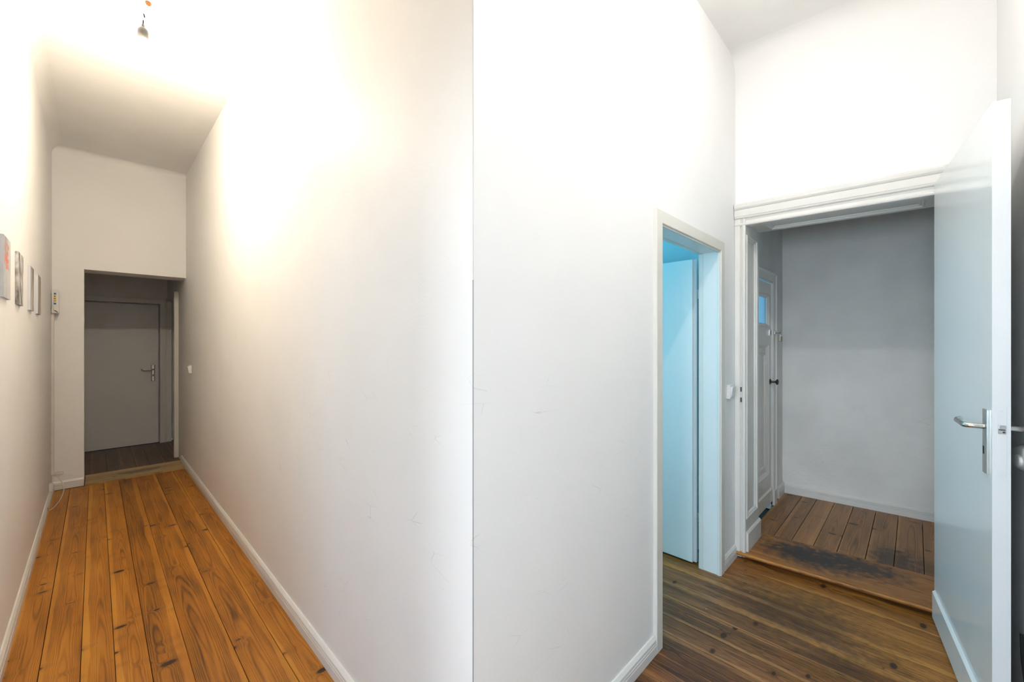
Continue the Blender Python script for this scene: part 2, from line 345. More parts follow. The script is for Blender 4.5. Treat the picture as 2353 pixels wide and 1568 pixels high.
# ------------------------------------------------------------------ floor
fl = MB()
fl.box(-3.3, 3.0, -2.3, 8.0, -0.12, -0.025).box(3.0, 4.75, -0.45, 2.5, -0.12, -0.012)
floor = tag(fl.build('floor', 'subfloor'), 'worn pine board floor running through corridor and hall', 'floor', 'structure')
def plank(q, z0, z1, mat, name='plank'):
    b = 0.0006
    cx_ = sum(p[0] for p in q) / 4; cy_ = sum(p[1] for p in q) / 4
    top = []
    for x, y in q:
        top.append((x - math.copysign(b, x - cx_), y - math.copysign(b, y - cy_)))
    m = MB(); vs_ = [(x, y, z0) for x, y in q] + [(x, y, z1 - b) for x, y in q] + [(x, y, z1) for x, y in top]
    fs = [(3, 2, 1, 0), (8, 9, 10, 11)]
    for k in (0, 4): fs += [(k + i, k + (i + 1) % 4, k + 4 + (i + 1) % 4, k + 4 + i) for i in range(4)]
    m.add(vs_, fs); return m.build(name, mat, floor)
seams = [-0.296, -0.174, -0.046, 0.062, 0.174, 0.301, 0.46, 0.61, 0.748, 0.885, 1.02, 1.16, 1.295, 1.43, 1.57, 1.71, 1.845, 1.992, 2.121, 2.276, 2.41, 2.592, 2.744, 2.905, 3.045]
for i in range(len(seams) - 1):
    a, b = seams[i], seams[i + 1]; g = random.choice([0.0012, 0.0016, 0.0026])
    y1 = 5.945 if b < 0.8 else (0.99 if b < 1.0 else 2.95)
    dz = random.uniform(-0.0015, 0.0)
    if b < 2.95: q = [(a + g, YS), (b - g, YS), (b - g, y1), (a + g, y1)]
    else: # last board, cut at a slant along the threshold
        q = [(a + g, YS), (fw(1.2, 0.02)[0], YS), (fw(-0.0, 0.02)[0], 0.88), (a + g, 0.88)]
    plank(q, -0.025, dz, 'floor_wood')
xs = -3.25
while xs < -0.30:     # the daylit room behind the camera has the same boards
    plank([(xs, -2.2), (min(xs + 0.139, -0.298), -2.2), (min(xs + 0.139, -0.298), 2.2), (xs, 2.2)], -0.025, 0, 'floor_wood'); xs += 0.14
# entrance step: rounded nosing board, second board, then boards running into the vestibule
nos = [(0.0, VZ - 0.026), (-0.058, VZ - 0.026), (-0.068, VZ - 0.018), (-0.070, VZ - 0.010), (-0.066, VZ - 0.003), (-0.056, VZ), (0.0, VZ)]
m = MB(); m.sweep([[fw(s, d - 0.001 + 0.03, z) for d, z in nos] for s in (0.012, 1.02)]); m.build('plank', 'thr_wood', floor)
plank(fq(0.04, 1.02, 0.031, 0.205), 0.0, VZ, 'thr_wood')
plank(fq(0.04, 1.02, 0.2065, 0.385), 0.0, VZ - 0.0008, 'thr_wood')
m = MB(); m.hexa(fq(0.02, 1.02, 0.012, 0.04), -0.02, VZ - 0.027); m.build('step_riser', 'thr_wood', floor)
vse = [0.03, 0.141, 0.248, 0.372, 0.498, 0.642, 0.777, 0.913, 1.05, 1.20]
for i in range(len(vse) - 1):
    g = random.choice([0.001, 0.0018, 0.0025]); a, b = vse[i] + g, vse[i + 1] - g
    if i == 0: a -= 0.03
    pa, pb = fw(a, 0.387), fw(b, 0.387)
    pc, pd = fw(b, DV), fw(a, DV)
    q = [(pa[0], pa[1]), (pb[0], pb[1]), (pc[0] , pb[1]), (pd[0], pa[1])]
    plank(q, -0.0, VZ - 0.001, 'vest_wood')
# sill board and darker boards of the little room at the corridor's end
plank([(-0.075, 5.935), (XA, 5.935), (XA, 6.335), (-0.075, 6.335)], -0.02, 0.016, 'sill_wood', 'threshold_board')
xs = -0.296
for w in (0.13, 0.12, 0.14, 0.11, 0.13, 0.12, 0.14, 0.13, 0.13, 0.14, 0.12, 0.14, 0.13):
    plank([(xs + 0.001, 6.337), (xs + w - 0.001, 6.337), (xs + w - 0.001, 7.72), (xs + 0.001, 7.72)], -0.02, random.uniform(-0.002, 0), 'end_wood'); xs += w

# ------------------------------------------------------------------ ceiling
ce = MB().box(-3.3, 4.75, -2.3, 8.0, H, H + 0.1)
ceiling = tag(ce.build('ceiling', 'ceiling'), 'high off-white plastered ceiling', 'ceiling', 'structure')
def cove(p0, p1, inward, r, name='cove'):
    prof = [(0, 0)] + [(r - r * math.sin(t), -(r - r * math.cos(t))) for t in [math.pi / 2 * k / 8 for k in range(9)]]
    prof = [(0.0, 0.0)] + [(r * (1 - math.cos(t)), -r * (1 - math.sin(t))) for t in [math.pi / 2 * k / 8 for k in range(9)]]
    m = MB(); m.extr(prof, p0, p1, inward, (0, 0, 1)); return m.build(name, 'ceiling', ceiling, smooth=True)
cove((XL, YE, H), (XA, YE, H), (0, -1, 0), 0.06)
cove((XL, YS, H), (XL, YE, H), (1, 0, 0), 0.07)
cove(fw(0, 0, H), fw(1.2, 0, H), (-1, 0, 0), 0.13)
cove((XL, YS, H), (3.15, YS, H), (0, 1, 0), 0.12)

# ------------------------------------------------------------------ walls
def wall(mb, name, label, mat='wall'): return tag(mb.build(name, mat), label, 'wall', 'structure')
# left: one long wall with a doorway (behind the camera) to a daylit room
w = MB().box(XL - 0.14, XL, 0.66, 7.85, 0, H).box(XL - 0.14, XL, YS - 0.14, -0.22, 0, H).box(XL - 0.14, XL, -0.22, 0.66, 2.05, H)
wall(w, 'wall_left', 'long off-white corridor wall carrying four small pictures')
# corridor face of the projecting corner, continuing past the end opening to the side doorway
DX0, DX1 = 1.886, 2.710                        # bathroom door opening
w = MB().hexa([(XA, YB), (XA + 0.13, YB + 0.13), (XA + 0.13, 6.60), (XA, 6.60)], 0, H).box(XA, XA + 0.13, 6.60, 7.72, 2.07, H)
wc = wall(w, 'wall_corridor', 'plain off-white wall along the corridor, right of the pine floor')
MB().hexa([(XA - 0.0006, YB + 0.0012), (XA - 0.0006, YB - 0.0006), (XA + 0.0012, YB - 0.0006), (XA + 0.0012, YB + 0.0012)], 0.08, 1.62).build('corner_bead', 'bead', wc)
w = MB().hexa([(XA + 0.001, YB), (DX0 - 0.02, YB), (DX0 - 0.02, YB + 0.115), (XA + 0.13, YB + 0.115)], 0, H)
w.box(DX1 + 0.02, 3.14, YB, YB + 0.115, 0, H).box(DX0 - 0.02, DX1 + 0.02, YB, YB + 0.115, 2.03, H)
wall(w, 'wall_hall', 'white hall wall pierced by the cream framed bathroom door')
# end of the corridor
w = MB().box(XL, -0.08, YE, 6.29, 0, H).box(-0.08, XA, YE, 6.29, 2.18, H)
wall(w, 'wall_end', 'cream-lit end wall with the frameless opening and lintel')
# entrance wall
w = MB().hexa(fq(-0.0, 0.037, 0, 0.31), 0, H).hexa(fq(1.03, 1.25, 0, 0.31), 0, H).hexa(fq(0.037, 1.03, 0, 0.31), 2.265, H)
wall(w, 'wall_entrance', 'white wall above and beside the moulded entrance opening')
w = MB().box(-0.6, 4.75, YS - 0.13, YS, 0, H)
wall(w, 'wall_side', 'hall side wall behind the open white door')
# vestibule
w = MB().hexa([fw(-0.1, DV)[:2], fw(1.3, DV)[:2], (4.75, YS - 0.1), (4.75, 0.99)], 0, H)
wall(w, 'wall_vestibule_back', 'rough grey-white plaster wall at the back of the vestibule', 'wall_rough')
D3X0, D3X1, D3T = 3.48, 4.075, 1.95
VY = 0.885
w = MB().box(3.14, D3X0 - 0.02, VY, 0.985, 0, H).box(3.06, 3.2, 0.93, 0.985, 0, H).box(D3X1 + 0.02, 4.60, VY, 0.985, 0, H).box(D3X0 - 0.02, D3X1 + 0.02, VY, 0.985, D3T + 0.02, H)
wall(w, 'wall_vestibule_side', 'off-white vestibule wall around the old panelled closet door', 'wall_rough')
# bathroom and closet shells with window openings
w = MB().box(2.95, 3.07, 0.985, 3.1, 0, H)
wall(w, 'wall_bathroom_right', 'woodchip-papered bathroom wall behind the open door leaf', 'raufaser')
def wall_with_window(name, label, axis, pos, thick, a0, a1, w0, w1, z0, z1):
    m = MB()
    def bx(p, q, za, zb):
        if axis == 'y': m.box(p, q, pos, pos + thick, za, zb)
        else: m.box(pos, pos + thick, p, q, za, zb)
    bx(a0, w0, 0, H); bx(w1, a1, 0, H); bx(w0, w1, 0, z0); bx(w0, w1, z1, H)
    return wall(m, name, label, 'raufaser')
wall_with_window('wall_bathroom_back', 'bathroom window wall', 'y', 2.95, 0.15, 0.86, 2.95, 1.05, 2.05, 1.05, 2.45)
wall_with_window('wall_closet_back', 'closet window wall behind the panelled door', 'y', 2.25, 0.15, 3.07, 4.75, 3.55, 4.15, 1.3, 2.2)
wall_with_window('wall_room_west', 'window wall of the room behind the camera', 'x', -3.15, 0.15, -2.2, 2.2, -0.6, 0.9, 0.95, 2.55)
wall_with_window('wall_room_south', 'south wall of the daylit room, with the opening of the added window', 'y', -2.30, 0.15, -3.15, -0.43, -2.6, -0.6, 0.95, 2.55)
w = MB().box(-3.15, -0.43, 2.15, 2.3, 0, H); wall(w, 'wall_room_north', 'other plain side wall of the daylit room')
w = MB().box(4.60, 4.75, 0.98, 2.3, 0, H); wall(w, 'wall_closet_right', 'right wall of the closet')
# little room at the corridor's end
w = MB().box(XL, -0.262, 7.72, 7.84, 0, H).box(0.655, 0.78, 7.72, 7.84, 0, H).box(-0.262, 0.655, 7.72, 7.84, 2.0, H).box(1.60, 1.9, 7.72, 7.84, 0, H).box(0.78, 1.60, 7.72, 7.84, 2.03, H)
wall(w, 'wall_far', 'back wall of the little room around the grey-white doors')
w = MB().box(1.45, 1.57, 6.3, 7.72, 0, H).box(XA + 0.13, 1.45, 6.3, 6.42, 0, H)
w.box(-0.5, 1.9, 7.90, 8.0, 0, H)  # unseen wall added behind both doors to stop sky light leaking in
wall(w, 'wall_niche', 'walls of the side room, and an added wall blocking light behind the doors')

for n_, ax, pos, c0, c1, z0, z1, lab in (('window_1', 'x', -3.09, -0.6, 0.9, 0.95, 2.55, 'white two-pane window of the room behind the camera'),
                                    ('window_2', 'y', 3.01, 1.05, 2.05, 1.05, 2.45, 'white two-pane bathroom window'), ('window_3', 'y', 2.31, 3.55, 4.15, 1.3, 2.2, 'small two-pane closet window'), ('window_4_added', 'y', -2.26, -2.6, -0.6, 0.95, 2.55, 'added unseen two-pane window holding the added south light')):  # last entry: unseen window added to go with the south light
    e = empty(n_, lab, 'window', 'structure')
    def bar(a0, a1, za, zb, nm, mat, t=0.05):
        m = MB()
        if ax == 'x': m.box(pos, pos + t, a0, a1, za, zb)
        else: m.box(a0, a1, pos, pos + t, za, zb)
        m.build(nm, mat, e)
    mid = (c0 + c1) / 2
    bar(c0, c0 + 0.06, z0, z1, 'window_frame', 'trim'); bar(c1 - 0.06, c1, z0, z1, 'window_frame', 'trim'); bar(mid - 0.05, mid + 0.05, z0 + 0.06, z1 - 0.06, 'mullion', 'trim')
    bar(c0 + 0.06, c1 - 0.06, z0, z0 + 0.06, 'window_frame', 'trim'); bar(c0 + 0.06, c1 - 0.06, z1 - 0.06, z1, 'window_frame', 'trim')
    bar(c0 + 0.055, mid - 0.045, z0 + 0.055, z1 - 0.055, 'pane', 'clear', 0.006); bar(mid + 0.045, c1 - 0.055, z0 + 0.055, z1 - 0.055, 'pane', 'clear', 0.006)

# ------------------------------------------------------------------ baseboards
BB = [(0, 0), (0.017, 0), (0.017, 0.040), (0.013, 0.0415), (0.013, 0.0435), (0.0165, 0.045), (0.0165, 0.053), (0.0125, 0.0545), (0.0125, 0.057), (0.016, 0.059), (0.015, 0.068), (0.006, 0.081), (0, 0.082)]
def baseboard(name, label, p0, p1, n, z=0.0, sc=1.0, mat='trim'):
    m = MB(); m.extr([(a * sc, b * sc) for a, b in BB], (p0[0], p0[1], z), (p1[0], p1[1], z), n, (0, 0, 1))
    return tag(m.build(name, mat), label, 'baseboard', 'structure')
baseboard('baseboard_corridor', 'white grooved baseboard along the plain corridor wall', (XA, YB), (XA, 6.29), (-1, 0, 0))
baseboard('baseboard_hall', 'white grooved baseboard between projecting corner and bathroom door frame', (XA, YB), (1.822, YB), (0, -1, 0))
baseboard('baseboard_hall_stub', 'short white baseboard piece between bathroom door and entrance trim', (2.781, YB), (3.047 - 0.012, YB), (0, -1, 0))
baseboard('baseboard_left', 'white baseboard under the four small pictures', (XL, 0.66), (XL, YE), (1, 0, 0))
baseboard('baseboard_end', 'short white baseboard beside the corridor end opening', (XL, YE), (-0.08, YE), (0, -1, 0))
baseboard('baseboard_vestibule', 'chipped white baseboard along the rough vestibule wall', fw(-0.02, DV), fw(1.22, DV), (-D_V.x, -D_V.y, 0), VZ, 1.05, 'old_trim')
baseboard('baseboard_vestibule_stub', 'stub of old baseboard beside the panelled closet door', (4.275, VY), (4.52, VY), (0, -1, 0), VZ, 1.25, 'old_trim')

# ------------------------------------------------------------------ door_1: bathroom door, cream frame, leaf open inwards
d1 = empty('door_1', 'cream framed bathroom doorway with its white leaf open inwards', 'door', 'structure')
Y0 = YB - 0.018
HEAD = 2.010
def frame_sweep(prof, path, n, out):
    """prof (a outward from opening, b proud of wall); path 3D points; out = outward unit vectors per segment"""
    n = Vector(n); rings = []
    for i, p in enumerate(path):
        o = [Vector(out[max(i - 1, 0)]), Vector(out[min(i, len(out) - 1)])]
        mvec = (o[0] + o[1]); mvec = mvec / (1 + o[0].dot(o[1])) if i not in (0, len(path) - 1) else o[1] if i == 0 else o[0]
        rings.append([Vector(p) + mvec * a + n * b for a, b in prof])
    return rings
cprof = [(0.0, -0.002), (0.0, 0.014), (0.003, 0.018), (0.059, 0.018), (0.062, 0.015), (0.062, -0.001)]
m = MB(); m.sweep(frame_sweep(cprof, [(DX0, YB, 0), (DX0, YB, HEAD), (DX1, YB, HEAD), (DX1, YB, 0)], (0, -1, 0), [(-1, 0, 0), (0, 0, 1), (1, 0, 0)]))
m.build('casing', 'cream', d1)
m = MB()
def lin(bq, bx=0.0): pass
for x0, x1 in ((DX0 - 0.02, DX0 + 0.002), (DX1 - 0.002, DX1 + 0.02)): m.box(x0, x1, YB - 0.01, 0.985, 0, HEAD)
m.box(DX0 - 0.02, DX1 + 0.02, YB - 0.01, 0.985, HEAD - 0.002, HEAD + 0.02)
m.build('lining', 'trim', d1)
m = MB(); m.box(DX1 - 0.004, DX1, 0.962, 0.987, 0, HEAD - 0.004).box(DX0, DX0 + 0.004, 0.962, 0.987, 0, HEAD - 0.004).box(DX0, DX1, 0.962, 0.987, HEAD - 0.004, HEAD)
m.build('rebate_strip', 'cream', d1)
m = MB(); m.box(DX0 + 0.003, DX0 + 0.009, YB - 0.012, YB + 0.004, 0, HEAD - 0.003).box(DX1 - 0.009, DX1 - 0.003, YB - 0.012, YB + 0.004, 0, HEAD - 0.003).box(DX0 + 0.003, DX1 - 0.003, YB - 0.012, YB + 0.004, HEAD - 0.009, HEAD - 0.003)
m.build('edge_bead', 'cream', d1, bevel=0.002)
leaf1 = MB().box(2.722, 2.764, 1.034, 1.86, 0.012, 1.985).build('leaf', 'leaf', d1, bevel=0.0015)
MB().box(2.7225, 2.746, 1.0325, 1.036, 0.0125, 1.9845).build('leaf_edge', 'leaf_edge', leaf1)
MB().box(2.742, 2.764, 1.013, 1.036, 0.012, 1.985).build('rebate_lip', 'leaf_edge', leaf1)
for hz in (0.30, 1.76):
    m = MB(); m.tube([(2.7745, 1.003, hz - 0.045), (2.7745, 1.003, hz - 0.001)], 0.0075, 10).tube([(2.7745, 1.003, hz + 0.001), (2.7745, 1.003, hz + 0.045)], 0.0075, 10)
    m.box(2.764, 2.768, 1.006, 1.03, hz - 0.03, hz + 0.03).box(2.731, 2.775, 0.985, 0.9985, hz - 0.01, hz + 0.01)
    m.build('hinge', 'steel', d1)

# ------------------------------------------------------------------ trim_1: moulded entrance opening
t1 = empty('trim_1', 'old white moulded casing and panelled lining of the entrance opening', 'door casing', 'structure')
SO0, SO1, ZO = 0.066, 1.0, 2.222
nrm = (-D_V.x, -D_V.y, 0)
sp = [(0.0, -0.03), (0.0, 0.018), (0.004, 0.026), (0.012, 0.029), (0.020, 0.026), (0.024, 0.017), (0.030, 0.015), (0.034, 0.023), (0.040, 0.026), (0.062, 0.026), (0.067, 0.022), (0.069, -0.001)]
for s, sg in ((SO0, -1), (SO1, 1)):
    m = MB(); m.extr([(a, b) for a, b in sp], fw(s, 0, VZ - 0.03 if sg < 0 else 0.0), fw(s, 0, ZO + 0.055), (S_V * sg)[:], nrm); m.build('side_casing', 'old_trim', t1)
hp = [(0.0, -0.03), (0.0, 0.020), (0.003, 0.028), (0.010, 0.031), (0.017, 0.028), (0.020, 0.019), (0.034, 0.0185), (0.046, 0.024), (0.050, 0.033), (0.056, 0.036), (0.060, 0.032), (0.064, 0.036), (0.104, 0.037), (0.107, 0.033), (0.110, 0.038), (0.120, 0.044), (0.134, 0.046), (0.144, 0.040), (0.150, 0.032), (0.153, 0.020), (0.156, -0.001)]
m = MB(); m.extr(hp, fw(0.001, 0, ZO), fw(1.07, 0, ZO), (0, 0, 1), nrm); m.build('head_casing', 'old_trim', t1)
def lining_panel(name, f, L0, L1, W0, W1):
    """f(l, w, t) -> point; l along, w across (depth), t outward from lining face. flat board, frame and stepped panel moulding"""
    def slab(l0, l1, w0, w1, t0, t1, mb): mb.sweep([[f(l0, w0, t0), f(l1, w0, t0), f(l1, w1, t0), f(l0, w1, t0)], [f(l0, w0, t1), f(l1, w0, t1), f(l1, w1, t1), f(l0, w1, t1)]])
    m = MB(); slab(L0, L1, W0, W1, -0.028, -0.012, m); b = m.build(name, 'old_trim', t1)
    st, st0, rl = 0.050, 0.012, 0.085
    for l0, l1, w0, w1, nm in ((L0, L1, W0, W0 + st0, 'stile'), (L0, L1, W1 - st, W1, 'stile'), (L0, L0 + rl, W0 + st0, W1 - st, 'rail'), (L1 - rl, L1, W0 + st0, W1 - st, 'rail')):
        m = MB(); slab(l0, l1, w0, w1, -0.013, 0.0, m); m.build(nm, 'old_trim', b)
    pl0, pl1, pw0, pw1 = L0 + rl, L1 - rl, W0 + st0, W1 - st
    prof = [(0.0, -0.0125), (0.0, 0.004), (0.007, 0.006), (0.012, 0.002), (0.014, -0.004), (0.020, -0.003), (0.025, -0.007), (0.026, -0.0125)]
    rings = []
    for (l, w, sl, sw) in ((pl0, pw0, 1, 1), (pl1, pw0, -1, 1), (pl1, pw1, -1, -1), (pl0, pw1, 1, -1), (pl0, pw0, 1, 1)):
        rings.append([f(l + sl * a, w + sw * a, t) for a, t in prof])
    m = MB(); m.sweep(rings, caps=False); m.build('panel_moulding', 'old_trim', b)
    return b
DL0, DL1 = -0.01, 0.305
lining_panel('lining_panel', lambda l, w, t: fw(SO0 + t, w, l), VZ + 0.13, ZO + 0.028, DL0, DL1)
lining_panel('lining_panel', lambda l, w, t: fw(SO1 - t, w, l), VZ + 0.13, ZO + 0.028, DL0, DL1)
lining_panel('lining_panel', lambda l, w, t: fw(l, w, ZO + 0.014 - t), SO0, SO1, DL0, DL1)
for s, sg in ((SO0, 1), (SO1, -1)):
    pr = [(-0.028, 0.0), (0.012, 0.0), (0.012, 0.118), (0.004, 0.130), (0.0, 0.132), (-0.028, 0.132)]
    m = MB(); m.sweep([[fw(s + sg * a, d, VZ + b) for a, b in pr] for d in (0.0, DL1 + 0.012)]); m.build('plinth_block', 'old_trim', t1)
# lock keep slots in the left side casing, their inner shade painted as dark pieces
for z in (1.115, 1.045):
    m = MB(); m.extr([(0.0, 0.0), (0.005, 0.0), (0.005, 0.03), (0.0, 0.03)], fw(SO0 - 0.022, -0.0195, z), fw(SO0 - 0.030, -0.0195, z), (-D_V.x, -D_V.y, 0), (0, 0, 1)); m.build('keeper_slot', 'dark_metal', t1)

# ------------------------------------------------------------------ door_2: entrance leaf standing open into the hall
d2 = empty('door_2', 'white gloss entrance door leaf standing open towards the hall', 'door', 'structure')
HG = Vector((3.111 - 0.035, -0.0745, 0)); DU = Vector((-0.99176, -0.12815, 0)); DN = Vector((-0.12815, 0.99176, 0))   # along leaf, and out of its visible face
LW, LT, LH = 0.905, 0.043, 2.280
def lp(u, n, z): return HG + DU * u + DN * n + Vector((0, 0, z))
def lbox(mb, u0, u1, n0, n1, z0, z1):
    return mb.sweep([[lp(u0, n0, z), lp(u1, n0, z), lp(u1, n1, z), lp(u0, n1, z)] for z in (z0, z1)])
leaf2 = lbox(MB(), -0.02, LW, -LT, 0, 0.006, LH).build('leaf', 'leaf', d2, bevel=0.0015)
m = MB(); lbox(m, LW - 0.0005, LW + 0.0015, -LT + 0.001, -0.0012, 0.008, LH - 0.001); m.build('leaf_edge', 'leaf_edge', leaf2)
m = MB(); m.sweep([[lp(u, b, z) for b, z in ((-0.002, 0.008), (0.011, 0.008), (0.011, 0.141), (0.001, 0.151), (-0.002, 0.151))] for u in (0.0, LW - 0.03)])
m.build('kick_board', 'leaf', leaf2)
hd = empty('handle'); hd.parent = d2
def handle(fn, parent, mat='steel', zc=1.147, uc=LW - 0.052, sgn=1):
    m = MB(); m.sweep([[fn(uc - 0.021, -0.0005, z), fn(uc + 0.021, -0.0005, z), fn(uc + 0.021, 0.006, z), fn(uc + 0.012, 0.0095, z), fn(uc - 0.012, 0.0095, z), fn(uc - 0.021, 0.006, z)] for z in (zc - 0.165, zc + 0.062)])
    pl = m.build('handle_plate', mat, parent, bevel=0.0012)
    pts = [fn(uc, 0.006, zc), fn(uc, 0.030, zc), fn(uc, 0.044, zc), fn(uc - 0.004 * sgn, 0.052, zc), fn(uc - 0.014 * sgn, 0.056, zc)]
    for k in range(1, 8): pts.append(fn(uc - (0.014 + 0.0125 * k) * sgn, 0.056, zc + 0.0002 * k))
    for k in range(1, 6): t = k / 5 * 1.0; pts.append(fn(uc - (0.1015 + 0.028 * math.sin(t)) * sgn, 0.056 - 0.028 * (1 - math.cos(t)), zc + 0.0014 + 0.004 * t))
    m = MB(); m.tube(pts, 0.0092, 14); m.build('lever', mat, parent, smooth=True)
    m = MB(); m.lathe([(0.0, -0.001), (0.011, -0.001), (0.011, 0.004), (0.0, 0.004)], fn(uc, 0.006, zc), (Vector(fn(uc, 1, zc)) - Vector(fn(uc, 0, zc)))[:], 16); m.build('lever_collar', mat, parent)
    m = MB()
    a, b = 0.0, 0.0102
    m.sweep([[fn(uc - 0.005, b - 0.002, z), fn(uc + 0.005, b - 0.002, z), fn(uc + 0.005, b, z), fn(uc - 0.005, b, z)] for z in (zc - 0.098, zc - 0.070)]); m.build('keyhole', 'black', parent)
    return pl
handle(lambda u, n, z: lp(u, n, z)[:], d2)
handle(lambda u, n, z: lp(u, -LT - n * 0.72, z)[:], d2)
bpy.data.objects.remove(hd)
def ebox(n0, n1, z0, z1, e0, e1, nm, mat): m = MB(); lbox(m, LW + e0, LW + e1, n0, n1, z0, z1); return m.build(nm, mat, d2, bevel=0.0006, seg=1)
ebox(-0.033, -0.010, 0.985, 1.228, 0.0005, 0.0025, 'lock_faceplate', 'leaf_edge')
ebox(-0.031, -0.0125, 1.132, 1.163, 0.001, 0.0035, 'latch_surround', 'steel')
ebox(-0.029, -0.0145, 1.149, 1.161, 0.002, 0.009, 'latch_bolt', 'steel')
ebox(-0.029, -0.0145, 1.145, 1.1485, 0.002, 0.0042, 'latch_gap', 'dark_metal')  # dark pieces here and below paint the shade inside the latch gaps
ebox(-0.029, -0.023, 1.136, 1.142, 0.002, 0.0042, 'latch_gap', 'dark_metal')
for z in (1.212, 1.196, 1.000):
    m = MB(); m.lathe([(0.0, 0.0), (0.004, 0.0), (0.0035, 0.0012), (0.0, 0.0014)], lp(LW + 0.0024, -0.0215, z)[:], DU[:], 12); m.build('screw', 'leaf_edge', d2)
for z in (0.25, 1.15, 2.05):
    m = MB(); m.tube([lp(-0.004, -LT - 0.004, z - 0.05), lp(-0.004, -LT - 0.004, z + 0.05)], 0.008, 10); m.box(0, 0, 0, 0, 0, 0) if False else None; m.build('hinge', 'old_trim', d2)

# ------------------------------------------------------------------ door_3: old panelled closet door in the vestibule
d3 = empty('door_3', 'narrow old panelled closet door with a small frosted pane', 'door', 'structure')
c3 = [(0.0, -0.003), (0.0, 0.012), (0.006, 0.016), (0.012, 0.012), (0.016, 0.018), (0.090, 0.022), (0.096, 0.030), (0.106, 0.032), (0.116, 0.028), (0.120, 0.018), (0.122, -0.001)]
c3 = [(a * 0.72 if a > 0 else a, b) for a, b in c3]
m = MB(); m.sweep(frame_sweep(c3, [(D3X0, VY, VZ), (D3X0, VY, D3T), (D3X1, VY, D3T), (D3X1, VY, VZ)], (0, -1, 0), [(-1, 0, 0), (0, 0, 1), (1, 0, 0)])); m.build('casing', 'old_trim', d3)
m = MB(); m.box(D3X1 + 0.0, D3X1 + 0.092, VY - 0.03, VY + 0.001, VZ, VZ + 0.13); m.build('plinth_block', 'old_trim', d3, bevel=0.003)
LY0, LY1 = VY - 0.002, VY + 0.036
z0, z1 = VZ + 0.035, D3T - 0.006
xa, xb = D3X0 + 0.004, D3X1 - 0.004
stl = 0.095
pa, pb = xa + stl, xb - 0.080                    # panel field between stiles
leaf3 = empty('leaf'); leaf3.parent = d3
def part3(nm, *b, mat='old_trim', bev=0.0): return MB().box(*b).build(nm, mat, leaf3, bevel=bev)
part3('stile', xa, pa, LY0, LY1, z0, z1); part3('stile', pb, xb, LY0, LY1, z0, z1)
part3('rail', pa, pb, LY0, LY1, z0, 0.325); part3('rail', pa, pb, LY0, LY1, 1.43, 1.575); part3('rail', pa, pb, LY0, LY1, 1.845, z1)
part3('panel', pa, pb, LY0 + 0.014, LY1 - 0.006, 0.325, 1.43)
def mould(x0, x1, za, zb, prof, nm, mat='old_trim'):
    rings = [[(x + sx * a, LY0 - b, z + sz * a) for a, b in prof] for x, z, sx, sz in ((x0, za, 1, 1), (x1, za, -1, 1), (x1, zb, -1, -1), (x0, zb, 1, -1), (x0, za, 1, 1))]
    MB().sweep(rings, caps=False).build(nm, mat, leaf3)
mp_ = [(0.0, -0.015), (0.0, 0.003), (0.008, 0.005), (0.016, -0.002), (0.030, -0.011), (0.031, -0.015)]
mould(pa, pb, 0.325, 1.43, mp_, 'panel_moulding')
mould(pa + 0.075, pb - 0.075, 0.40, 1.355, [(0.0, -0.0145), (0.004, -0.006), (0.012, -0.003), (0.018, -0.008), (0.020, -0.0145)], 'inner_bead')
mould(pa, pb, 1.575, 1.845, [(0.0, -0.015), (0.0, 0.004), (0.008, 0.006), (0.016, -0.002), (0.026, -0.010), (0.027, -0.015)], 'glazing_bead')
MB().box(pa + 0.004, pb - 0.004, LY0 + 0.015, LY0 + 0.020, 1.578, 1.842).build('pane', 'glass', leaf3)
MB().extr([(0.0, 0.0), (0.010, 0.0), (0.010, 0.105), (0.001, 0.117), (0.0, 0.117)], (xa, LY0, z0 + 0.002), (xb, LY0, z0 + 0.002), (0, -1, 0), (0, 0, 1)).build('kick_board', 'old_trim', leaf3)
# hasp, padlock, knob
hx = xb - 0.045
MB().box(hx - 0.012, hx + 0.060, LY0 - 0.006, LY0, 1.500, 1.552).build('hasp_plate', 'steel', d3, bevel=0.001)
MB().box(hx + 0.046, hx + 0.135, VY - 0.032, VY - 0.0255, 1.512, 1.542).build('hasp_strap', 'steel', d3, bevel=0.001)
pk = empty('padlock', 'steel padlock hanging from the hasp of the old closet door', 'padlock')
px, py, pz = hx + 0.112, VY - 0.058, 1.492
MB().box(px - 0.024, px + 0.024, py - 0.009, py + 0.009, pz - 0.044, pz).build('lock_body', 'brass', pk, bevel=0.003)
pts = [(px - 0.014, py, pz - 0.004), (px - 0.014, py, pz + 0.018)] + [(px - 0.014 * math.cos(t), py, pz + 0.020 + 0.016 * math.sin(t)) for t in [math.pi * k / 8 for k in range(1, 8)]] + [(px + 0.014, py, pz + 0.018), (px + 0.014, py, pz - 0.004)]
MB().tube(pts, 0.0042, 10).build('shackle', 'steel', pk, smooth=True)
MB().tube([(px - 0.014, VY - 0.028, 1.527)] + [(px - 0.014 + 0.010 * 0, VY - 0.030 - 0.030 * k / 4, 1.527 - 0.004 * math.sin(math.pi * k / 4)) for k in range(1, 5)], 0.004, 8).build('hasp_staple', 'steel', d3)
at_base(pk, (px, py, pz - 0.044))
kx = xb - 0.035
MB().lathe([(0.0, 0.0), (0.024, 0.0), (0.024, 0.005), (0.012, 0.009), (0.009, 0.014), (0.009, 0.040), (0.014, 0.044), (0.024, 0.050), (0.025, 0.056), (0.018, 0.062), (0.0, 0.064)], (kx, LY0, 1.108), (0, -1, 0), 20).build('door_knob', 'dark_metal', d3, smooth=True)

